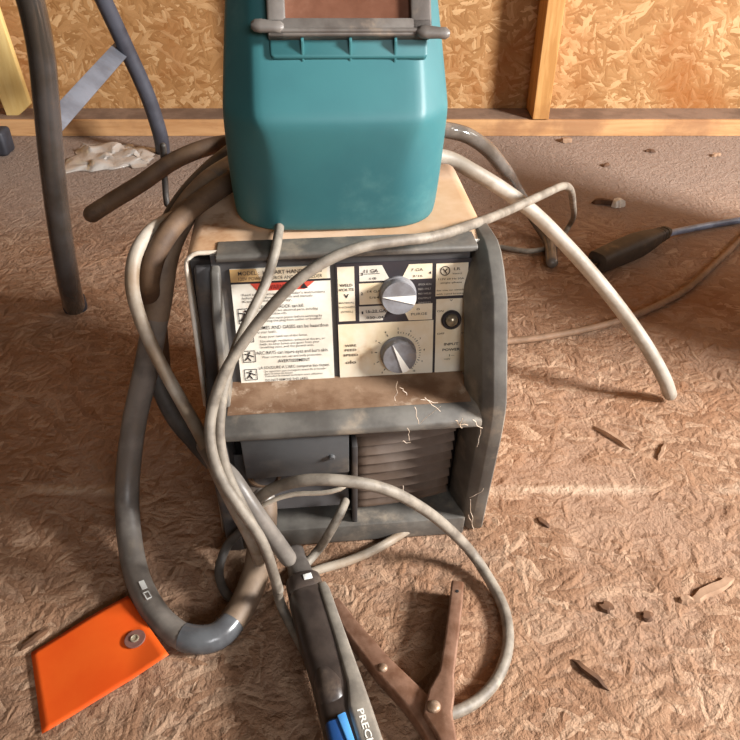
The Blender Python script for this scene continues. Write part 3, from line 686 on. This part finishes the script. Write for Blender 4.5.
# welding gun
gun = empty('welding_gun', fl(325, 660, 0))
tag(gun, 'dark grey welding gun with blue trigger lying on the floor in front of the welder', 'welding gun')
def gbuild(mb, name, label=None, par=None, smooth=45): return mb.build(name, par or gun, smooth, label)
gbuild(MB().tube(*rounded(gl, .0078), M['hose'], 16), 'gun_cable', 'dark dusty cable feeding the gun')
G0 = yy(303, 582, .44); G1 = fl(353, 745, .032)
gd = (G1-G0).normalized(); gx = gd.cross(Vector((0, 0, 1))).normalized()*-1
if gx.x < 0: gx = -gx
gz = gx.cross(gd).normalized()
if gz.z < 0: gz = -gz
GM = Matrix(((gx.x, gd.x, gz.x, G0.x), (gx.y, gd.y, gz.y, G0.y), (gx.z, gd.z, gz.z, G0.z), (0, 0, 0, 1)))
def ell(cx, y, cz, a, c, n=20, p=2.6):
    out = []
    for k in range(n):
        t = 2*PI*k/n; ct, st = math.cos(t), math.sin(t)
        out.append((cx+a*math.copysign(abs(ct)**(2/p), ct), y, cz+c*math.copysign(abs(st)**(2/p), st)))
    return out
bs = MB(GM)
bs.loft([ell(0, -.040, 0, .0072, .0072), ell(0, -.037, 0, .0098, .0098), ell(0, -.033, 0, .0100, .0100), ell(0, -.031, 0, .0092, .0092), ell(0, -.004, 0, .0122, .0122), ell(0, .002, 0, .0122, .0122)], M['boot'])
gbuild(bs, 'cable_boot', 'smooth dark rubber boot')
bs = MB(GM)
bs.loft([ell(0, -.002, 0, .0135, .0135), ell(0, .0, 0, .0165, .0155), ell(0, .014, 0, .0172, .0162), ell(0, .0165, 0, .016, .015)], M['gundark'])
col = gbuild(bs, 'collar')
bs = MB(GM @ Matrix.Translation((.0035, .007, .0158))); bs.box((0, 0, 0), (.008, .006, .002), M['mark'], bev=.0006); gbuild(bs, 'collar_window', 'small white catch', col)
# right half shell (lighter), left grip (dark)
def sweep(stations, m, name, label=None, p=3.0):
    q = MB(GM); q.loft([ell(cx, y, cz, a, c, 20, p) for y, cx, cz, a, c in stations], m); return gbuild(q, name, label)
body = sweep([(.014, .001, -.001, .0165, .0152), (.02, .001, -.001, .0190, .0165), (.07, .001, -.001, .0200, .0165), (.10, .001, -.001, .0195, .0162), (.145, .000, -.002, .0200, .0160), (.21, 0, -.002, .0195, .0155), (.27, 0, -.002, .0170, .0140), (.28, 0, -.002, .012, .011)], M['gundark'], 'handle')
sweep([(.016, .0145, .004, .0040, .0105), (.024, .0150, .005, .0048, .0120), (.075, .0150, .005, .0056, .0120), (.118, .0145, .0055, .0068, .0120), (.138, .0120, .0055, .0095, .0120), (.21, .0115, .005, .0100, .0118), (.27, .0100, .004, .0085, .0105), (.277, .0100, .004, .006, .007)], M['gun'], 'handle_spine', 'dusty light grey half shell', 5)
sweep([(.094, -.006, .003, .003, .003), (.098, -.006, .004, .0100, .0110), (.113, -.0055, .005, .0130, .0138), (.127, -.0055, .004, .0120, .0125), (.137, -.005, .002, .004, .004)], M['gundark'], 'thumb_rest', 'glossy dark bulge', 2.2)
tr = sweep([(.141, -.0105, .008, .004, .004), (.145, -.0105, .0095, .0075, .0070), (.180, -.0115, .0095, .0085, .0075), (.205, -.011, .006, .007, .006)], M['bluedark'], 'trigger', 'blue trigger')
q = MB(GM); q.prism([(-.0075, .143), (-.0005, .142), (.0005, .196), (-.0030, .196)], .0120, .0182, M['blue'], bev=.0008); q.build('trigger_face', tr, 40, 'bright blue face')
# lettering that reads down the spine
txm = GM @ Matrix(((0, 1, 0, .0088), (1, 0, 0, .1435), (0, 0, 1, .0176), (0, 0, 0, 1)))
q = MB(); q.text('PRECISION', 0, 0, M['knobwhite'], txm, .0050, .050, .02); q.build('lettering', gun, 0, 'white raised lettering')
nk = spline([GM @ Vector(p) for p in ((0, .27, -.002), (0, .31, -.002), (-.02, .35, -.004), (-.05, .375, -.006))])
gbuild(MB().tube(nk, .0085, M['rust'], 14), 'neck'); 

# thin cable pair
cable('torch_lead', way((280, 222, 'z', .3165), (278.5, 233, 'y', .592), (275, 252, 'y', .566), (266, 282, 'y', .545), (247, 322, 'y', .515), (231, 362, 'y', .49), (222, 400, 'y', .468), (220, 440, 'y', .45), (228, 475, 'y', .438), (242, 505, 'y', .43), (258, 535, 'y', .425), (270, 562, 'y', .42), (279, 590, 'y', .415)), .0043, M['cable'],
      'thin grey cable hanging from under the helmet across the warning label', 'cable')
cable('feed_lead', way((500, 247, 'z', .006), (530, 251, 'z', .006), (556, 244, 'z', .008), (569, 226, 'z', .02), (573, 205, 'y', .98), (566, 186, 'y', .84), (540, 196, 'y', .75), (505, 212, 'y', .69), (465, 227, 'y', .60), (432, 237, 'y', .56), (398, 241, 'y', .545), (362, 247, 'y', .532), (328, 260, 'y', .52), (298, 280, 'y', .51), (270, 308, 'y', .50), (245, 340, 'y', .49), (224, 374, 'y', .475), (212, 410, 'y', .46), (210, 440, 'y', .445), (219, 474, 'y', .432), (240, 508, 'y', .42), (262, 541, 'y', .412), (274, 575, 'y', .408), (282, 607, 'z', .02), (296, 635, 'z', .008), (312, 664, 'z', .006)), .0046, M['cable'],
      'long grey cable arching across the welder front to a kink at right', 'cable')
# ground clamp with its lead
cl = way((250, 510, 'y', .47), (262, 496, 'y', .465), (280, 486, 'y', .455), (308, 480, 'y', .45), (345, 481, 'y', .45), (385, 489, 'y', .455), (422, 508, 'y', .465), (452, 532, 'y', .475), (474, 556, 'z', .02), (491, 582, 'z', .009), (505, 612, 'z', .0062), (508, 645, 'z', .0062), (498, 677, 'z', .0065), (478, 700, 'z', .009), (456, 712, 'z', .014), (440, 716, 'z', .016))
clamp = empty('ground_clamp', fl(430, 700, 0)); tag(clamp, 'rusty brown ground clamp with open handles lying on the floor right of the welding gun', 'clamp')
MB().tube(*rounded(cl, .0053), M['cable'], 14).build('lead', clamp, 45, 'dusty grey cable looping round to the welder front')
def arm(px_pts, zc, hh, wd, m, name, label=None):   # channel-shaped arm along floor points
    pts = [fl(x, y, zc) for x, y in px_pts]; q = MB(); n = len(pts); L, Rr = [], []
    for i, p in enumerate(pts):
        t = (pts[min(i+1, n-1)]-pts[max(i-1, 0)]).normalized(); sd = Vector((-t.y, t.x, 0)); w = wd[i]/2
        L.append(p+sd*w); Rr.append(p-sd*w)
    poly = L+Rr[::-1]
    q.prism([(p.x, p.y) for p in poly], zc-hh, zc+hh, m, bev=.0022, seg=3)
    return q.build(name, clamp, 40, label)
a1 = arm([(333, 605), (352, 632), (383, 670), (412, 700), (432, 722), (440, 741), (443, 765)], .0095, .0093, [.012, .015, .018, .020, .025, .021, .014], M['rust'], 'handle')
x, y, z = fl(383, 668, .019); q = MB(Matrix.Translation((x, y, .0187))); q.lathe([(.004, 0), (.004, .0012), (.0028, .0028), (.0002, .0032)], M['rustlight'], None, 18); q.build('rivet', a1, 50)
a2 = arm([(457, 588), (455, 612), (451, 645), (446, 680), (441, 700), (437, 720), (446, 742), (452, 768)], .0135, .0125, [.0120, .0125, .0125, .0130, .022, .024, .015, .012], M['rust'], 'handle')
x, y, z = fl(434, 707, .026); q = MB(Matrix.Translation((x, y, .0259))); q.lathe([(.0055, 0), (.0055, .0012), (.004, .003), (.0002, .0036)], M['rustlight'], None, 20); q.build('pivot_rivet', a2, 50)
x, y, z = fl(457, 592, .025); q = MB(Matrix.Translation((x, y, .0260))); q.lathe([(.0016, 0), (.0016, .0006), (.0002, .0007)], M['black'], None, 14); q.build('rivet_hole', a2, 0)
# small leads by the welder front
cable('signal_wire', way((262, 506, 'y', .462), (276, 499, 'y', .462), (296, 494, 'y', .464), (322, 493, 'y', .466), (340, 489, 'y', .468), (348, 483, 'y', .472)), .0022, M['wire'], 'thin cream wire below the grey front door of the welder', 'wire')
cable('short_lead', way((345, 502, 'y', .50), (340, 514, 'y', .485), (330, 532, 'y', .475), (318, 550, 'z', .012), (306, 564, 'z', .006), (296, 574, 'z', .006)), .0045, M['cable'], 'short grey lead coming out of the welder front and dropping to the floor', 'cable')
cable('tan_lead', way((412, 527, 'z', .012), (398, 536, 'z', .007), (374, 550, 'z', .0065), (345, 562, 'z', .006), (318, 570, 'z', .006), (296, 580, 'z', .006)), .0047, M['loopwhite'], 'pale lead lying on the floor along the foot of the welder', 'cable')
lp = way((258, 517, 'y', .50), (240, 532, 'y', .49), (226, 548, 'z', .02), (219, 570, 'z', .008), (224, 590, 'z', .006), (236, 602, 'z', .006), (250, 606, 'z', .006))
cable('coiled_lead', lp, .0046, M['cabledark'], 'small dark cable loop on the floor at the lower left corner of the welder', 'cable')
# right-hand hoses
cable('air_hose', way(('at', (-.02, .725, .3205)), ('at', (.025, .755, .3225)), (446, 158, 'y', .80), (474, 172, 'y', .80), (505, 191, 'y', .805), (535, 214, 'y', .81), (566, 245, 'y', .80), (598, 281, 'y', .785), (627, 318, 'y', .77), (650, 352, 'y', .755), (664, 378, 'y', .745), (670, 394, 'z', .0125)), .0088, M['palehose'],
      'pale dusty hose slanting from behind the helmet to the floor on the right', 'hose')
cable('smoky_hose', way(('at', (.0, .776, .12)), ('at', (.0, .80, .20)), ('at', (.035, .875, .315)), (446, 130, 'y', .97), (466, 135, 'y', .98), (486, 148, 'y', 1.0), (503, 168, 'y', 1.04), (517, 190, 'z', .09), (533, 216, 'z', .03), (548, 240, 'z', .012), (552, 262, 'z', .011)), .0105, M['clearhose'],
      'smoky glossy hose curving behind the pale hose near the wall', 'hose')
cable('extension_cord', way((470, 345, 'z', .006), (512, 341, 'z', .006), (545, 337, 'z', .006), (600, 326, 'z', .006), (645, 311, 'z', .006), (684, 291, 'z', .006), (713, 266, 'z', .006), (742, 238, 'z', .006), (775, 205, 'z', .006)), .0052, M['cord'],
      'brown dusty cord lying across the floor on the right', 'cord')
plug = empty('cord_connector', fl(628, 248, 0)); tag(plug, 'dark bulky cord connector with pale blue cord on the floor at the right', 'connector')
pa = fl(596, 262, .022); pb = fl(668, 232, .020); pd = pb-pa
PMx = Matrix(((pd.normalized().x, -pd.normalized().y, 0, pa.x), (pd.normalized().y, pd.normalized().x, 0, pa.y), (0, 0, 1, .021), (0, 0, 0, 1)))
L = pd.length
def rr_(x, a, c): return [(x, y, z) for y, _, z in ell(0, 0, 0, a, c, 18, 3.2)]
q = MB(PMx); q.loft([rr_(0, .010, .010), rr_(.003, .019, .0165), rr_(L*.3, .0205, .019), rr_(L*.55, .021, .019), rr_(L*.72, .017, .016), rr_(L*.9, .011, .011), rr_(L, .008, .008)], M['plug'])
q.build('housing', plug, 45)
q = MB(PMx)
for k in range(4): q.loft([rr_(L*(.76+.06*k), .0145-.0012*k, .0140-.001*k), rr_(L*(.785+.06*k), .0145-.0012*k, .0140-.001*k)], M['plug'])
q.build('strain_relief', plug, 45)
for sy in (-.007, .007):
    q = MB(PMx); q.box((-.012, sy, .001), (.024, .0016, .006), M['chrome'], bev=.0004); q.build('prong', plug, 0)
MB().tube(*rounded(way((662, 235, 'z', .018), (680, 231, 'z', .011), (705, 226, 'z', .0065), (742, 220, 'z', .0065), (790, 214, 'z', .0065)), .0062), M['bluecord'], 14).build('cord', plug, 45, 'pale blue glossy cord')

# ------------------------------------------------------------------ orange tag
tagE = empty('hang_tag', fl(105, 665, 0)); tag(tagE, 'bright orange card tag with a ringed hole lying beside the thick hose', 'tag')
c0, c1, c2, c3 = fl(128, 596, .010), fl(170, 659, .016), fl(42, 734, .003), fl(31, 653, .003)
vs, fs = [], []; NN = 16
for i in range(NN+1):
    for k in range(NN+1):
        s, t = i/NN, k/NN                # s along the length away from the hose, t across
        p = (c0*(1-t)+c1*t)*(1-s)+(c3*(1-t)+c2*t)*s
        p.z += .004*math.sin(PI*s)*(1-s)+.010*max(0, t-s*2.2-.25)**1.3
        vs.append(p)
for i in range(NN):
    for k in range(NN):
        fs.append((i*(NN+1)+k, i*(NN+1)+k+1, (i+1)*(NN+1)+k+1, (i+1)*(NN+1)+k))
q = MB(); q.add(vs, fs, M['orange']); q.build('card', tagE, 80, solid=.0006)
hp = fl(135, 639, .0155); hn = (c1-c0).cross(c3-c0).normalized(); hn = hn if hn.z > 0 else -hn
hx = (c1-c0).normalized(); hy = hn.cross(hx)
X = Matrix(((hx.x, hy.x, hn.x, hp.x), (hx.y, hy.y, hn.y, hp.y), (hx.z, hy.z, hn.z, hp.z), (0, 0, 0, 1)))
q = MB(X); q.lathe([(.0094, -.0004), (.0094, .0006), (.0092, .0008), (.0002, .0008)], M['ring'], None, 28); rg = q.build('reinforcing_ring', tagE, 30, 'grey brown round patch')
q = MB(X); q.lathe([(.0040, .0008), (.0039, .0017), (.0030, .0019), (.0024, .0012), (.0002, .0010)], M['switchmetal'], None, 24); q.build('eyelet', rg, 60)

# ------------------------------------------------------------------ tubular stand on the left, board, film, block
st = empty('tubular_stand', fl(75, 308, 0)); tag(st, 'dark tubular steel stand with flat grey brace at the left', 'stand')
q = MB(); l1 = spline([fl(76, 309, .0), fl(74, 304, .012), yy(69, 283, .955), yy(60, 230, .955), yy(52, 165, .955), yy(46, 100, .955), yy(40, 45, .955), yy(28, -8, .955), yy(6, -70, .955), yy(-30, -140, .955)])
q.tube(l1, .0163, M['tubesteel'], 22); lg = q.build('leg', st, 60, 'dark glossy steel leg')
q = MB(); q.lathe([(.0172, 0), (.0180, .004), (.0175, .02), (.0165, .022)], M['block'], Matrix.Translation((l1[0].x, l1[0].y, 0)), 24); q.build('foot', lg, 50)
q = MB(); l2 = spline([fl(163, 152, .0), yy(161, 138, 1.63), yy(151, 105, 1.62), yy(140, 78, 1.61), yy(126, 48, 1.595), yy(112, 18, 1.575), yy(96, -16, 1.55), yy(75, -60, 1.52), yy(50, -110, 1.5)])
q.tube(l2, .0163, M['tubeblue'], 20); q.build('leg', st, 60, 'matt blue grey leg')
p = yy(125, 45, 1.622); r = yy(50, 128, .985+.25); d = (r-p).normalized(); sd = Vector((d.z, 0, -d.x)).normalized(); dp = d.cross(sd)
q = MB(Matrix(((d.x, sd.x, dp.x, p.x), (d.y, sd.y, dp.y, p.y), (d.z, sd.z, dp.z, p.z), (0, 0, 0, 1))))
q.box(((r-p).length/2, 0, 0), ((r-p).length, .034, .004), M['bracegrey'], bev=.001); q.build('brace', st, 40, 'flat grey brace')
cable('dangling_lead', way((163, 146, 'y', .84), (164, 162, 'y', .845), (165, 180, 'y', .84), (166, 196, 'y', .835), (167, 204, 'y', .83)), .0038, M['cabledark'], 'short dark lead tail hanging below the stiff brown hose', 'cable')
q = MB(); bp = [yy(-2, 5, 1.80), yy(31, 104, 1.80), yy(25, 110, 1.80), yy(11, 122, 1.80), yy(-1, 92, 1.80), yy(-60, -60, 1.80), yy(-36, -100, 1.80)]
q.prism([(v.x, v.z) for v in bp], -.009, .009, M['board'], Matrix.Translation((0, 1.80, 0)) @ Matrix(((1, 0, 0, 0), (0, 0, 1, 0), (0, 1, 0, 0), (0, 0, 0, 1))), bev=.002)
tag(q.build('leaning_board', None, 40), 'pale yellow board leaning on the wall at the left edge', 'board')
q = MB(); fp = fl(112, 158, 0); vs, fs = [], []; n = 30
for i in range(n+1):
    for k in range(n+1):
        s, t = i/n*2-1, k/n*2-1
        e = max(0, 1-(s*s)**1.5)*max(0, 1-(t*t)**1.5)
        xx = fp.x+s*.092; yv = fp.y+t*.075*(1-.25*s)
        z = .002+e*(.006+.026*abs(noise.noise(Vector((s*1.9+t, t*1.5, 1.3)))))+.003*e*noise.noise(Vector((s*6, t*6, 4)))
        vs.append((xx+.012*noise.noise(Vector((s*3, t*3, 9))), yv+.02*noise.noise(Vector((s*3, t*3, 19))), max(z, .001)))
for i in range(n):
    for k in range(n): fs.append((i*(n+1)+k, i*(n+1)+k+1, (i+1)*(n+1)+k+1, (i+1)*(n+1)+k))
q.add(vs, fs, M['film']); tag(q.build('plastic_film', None, 25), 'crumpled clear plastic film on the floor by the left wall', 'plastic film')
q = MB(); bp = fl(-6, 158, 0); q.box((bp.x, bp.y+.03, .028), (.06, .05, .056), M['block'], bev=.008, seg=3); q.tube([(bp.x-.01, bp.y+.03, .05), (bp.x-.05, bp.y+.05, .3)], .014, M['block'], 14)
tag(q.build('rubber_foot_post', None, 45), 'blue black rubber foot at the very left edge', 'foot')

# ------------------------------------------------------------------ chips and scraps on the floor
def chip(px, py, l, w, h, ang, m, name, label, cat='wood chip'):
    p = fl(px, py, 0); q = MB(Matrix.Translation((p.x, p.y, 0)) @ Matrix.Rotation(ang, 4, 'Z')); n = 7; rings = []
    for i in range(n+1):
        t = i/n*2-1; k = (1-abs(t)**2.4)**.5*.9+.12
        o = w*.3*noise.noise(Vector((px, py, t*2)))
        rings.append([(l/2*t, o+w/2*k*a*(1+.3*noise.noise(Vector((t*3, a, px)))), h*(.5+.5*b_)*k+.0003+h*.4*max(0, noise.noise(Vector((t*2, b_, py))))) for a, b_ in ((-1, -1), (1, -1), (.75, .9), (-.6, 1))])
    q.loft(rings, m); return tag(q.build(name, None, 30), label, cat)
chip(618, 206, .030, .018, .014, .3, M['paperwhite'], 'paper_scrap', 'white crumpled scrap on the floor by the wall on the right', 'scrap')
chip(603, 204, .045, .012, .010, -.2, M['chipdark'], 'wood_chip', 'dark splinter touching the white scrap by the wall')
chip(606, 608, .016, .011, .004, .5, M['chipdark'], 'wood_chip', 'dark curled chip, left of two on the floor at the lower right')
chip(647, 617, .013, .010, .004, 1.1, M['chipdark'], 'wood_chip', 'dark lumpy chip, right of two on the floor at the lower right')
chip(543, 523, .018, .007, .003, 2.2, M['chipdark'], 'wood_chip', 'dark chip on the floor right of the welder foot')
chip(612, 438, .055, .007, .005, -.9, M['chip'], 'wood_chip', 'long brown shaving on the floor below left of the pale hose tip')
chip(662, 452, .035, .005, .004, 1.0, M['chip'], 'wood_chip', 'short thin brown splinter on the floor just below the pale hose tip')
chip(686, 601, .016, .007, .004, .1, M['chip'], 'wood_chip', 'small pale chip touching the tip of the broad pale flake at the right')
chip(712, 590, .060, .012, .004, .45, M['chip'], 'wood_chip', 'broad flat pale flake at the right edge of the floor')
chip(590, 675, .040, .006, .004, -.85, M['chipdark'], 'wood_chip', 'dark straight splinter at the bottom right of the floor')
chip(566, 142, .030, .02, .010, .2, M['chip'], 'wood_chip', 'grey brown lump at the foot of the wall plate')
chip(602, 252, .022, .016, .004, .7, M['chip'], 'wood_chip', 'small tan flake beside the dark cord connector')
chip(650, 152, .024, .010, .006, -.3, M['chipdark'], 'wood_chip', 'dark flake below the wall plate on the right')
chip(716, 156, .030, .010, .006, .5, M['chip'], 'wood_chip', 'pale flake near the wall plate at the right edge')
chip(606, 166, .022, .009, .006, .8, M['chipdark'], 'wood_chip', 'dark crumb on the grey floor above the white scrap')
chip(35, 640, .03, .006, .004, .9, M['chipdark'], 'wood_chip', 'dark splinter by the upper left corner of the orange tag')
q = chip(62, 250, .02, .01, .005, .2, M['chipdark'], 'wood_chip', 'dark crumb in the shade near the steel leg'); 
# cobwebs hanging on the welder front
q = MB()
rnd = random.Random(3)
def lowpt(px, py, n): a, y = low(px, py); return LM @ Vector((a, y, n))
def webs(spots):
    for px, py, ex, ey, r, n in spots:
        p0, p1 = lowpt(px, py, n), lowpt(ex, ey, n); pts = [p0]
        for k in range(1, 5):
            t = k/4; pts.append(p0.lerp(p1, t)+Vector((rnd.uniform(-1, 1), rnd.uniform(-.4, .1), rnd.uniform(-1, 1)))*.0018)
        q.tube(spline(pts, .002), r*.38, M['web'], 6)
webs([(397, 379, 396, 398, .0007, .003), (399, 384, 408, 392, .0006, .004), (420, 396, 436, 400, .0007, .004), (424, 394, 440, 408, .0006, .004), (440, 404, 418, 421, .0005, .003), (414, 404, 417, 420, .0009, .003), (455, 418, 465, 424, .0010, .003), (462, 416, 460, 426, .0008, .003),
      (407, 427, 409, 440, .0007, .001), (402, 441, 410, 440, .0008, .001), (472, 417, 480, 425, .0009, .003), (480, 425, 478, 445, .0006, .003), (470, 497, 472, 520, .0008, .003), (483, 486, 470, 496, .0007, .003), (468, 512, 474, 526, .0009, .003), (403, 485, 405, 494, .0009, .001)])
tag(q.build('cobweb', None, 60), 'dusty cobweb strands clinging to the front of the welder', 'cobweb', kind='stuff')

# ------------------------------------------------------------------ light
def area(name, loc, target, size, energy, color=(1, 1, 1), sy=None, spread=None):
    d = bpy.data.lights.new(name, 'AREA'); d.energy = energy; d.color = color; d.size = size
    if sy: d.shape = 'RECTANGLE'; d.size_y = sy
    if spread: d.spread = spread
    o = bpy.data.objects.new(name, d); COL.objects.link(o); o.location = loc
    o.rotation_euler = (Vector(target)-Vector(loc)).to_track_quat('-Z', 'Y').to_euler(); return o
area('daylight_side_door', (2.3, -.05, 1.3), (.05, .45, .12), .5, 205, (1, .98, .96), sy=.45)
area('daylight_doorway', (.75, -1.5, 1.35), (.0, .5, .2), .9, 23, (.98, .98, 1), sy=.6)
area('daylight_window', (2.1, 1.12, 1.0), (.5, 1.78, .1), .5, 9, (1, .95, .88))
w = bpy.data.worlds.new('world'); SC.world = w; w.use_nodes = True
bg = w.node_tree.nodes['Background']; bg.inputs[0].default_value = (1, .66, .42, 1); bg.inputs[1].default_value = .065
vs_ = SC.view_settings; vs_.view_transform = 'Standard'; vs_.look = 'None'; vs_.gamma = 1; vs_.exposure = 0; vs_.use_curve_mapping = False
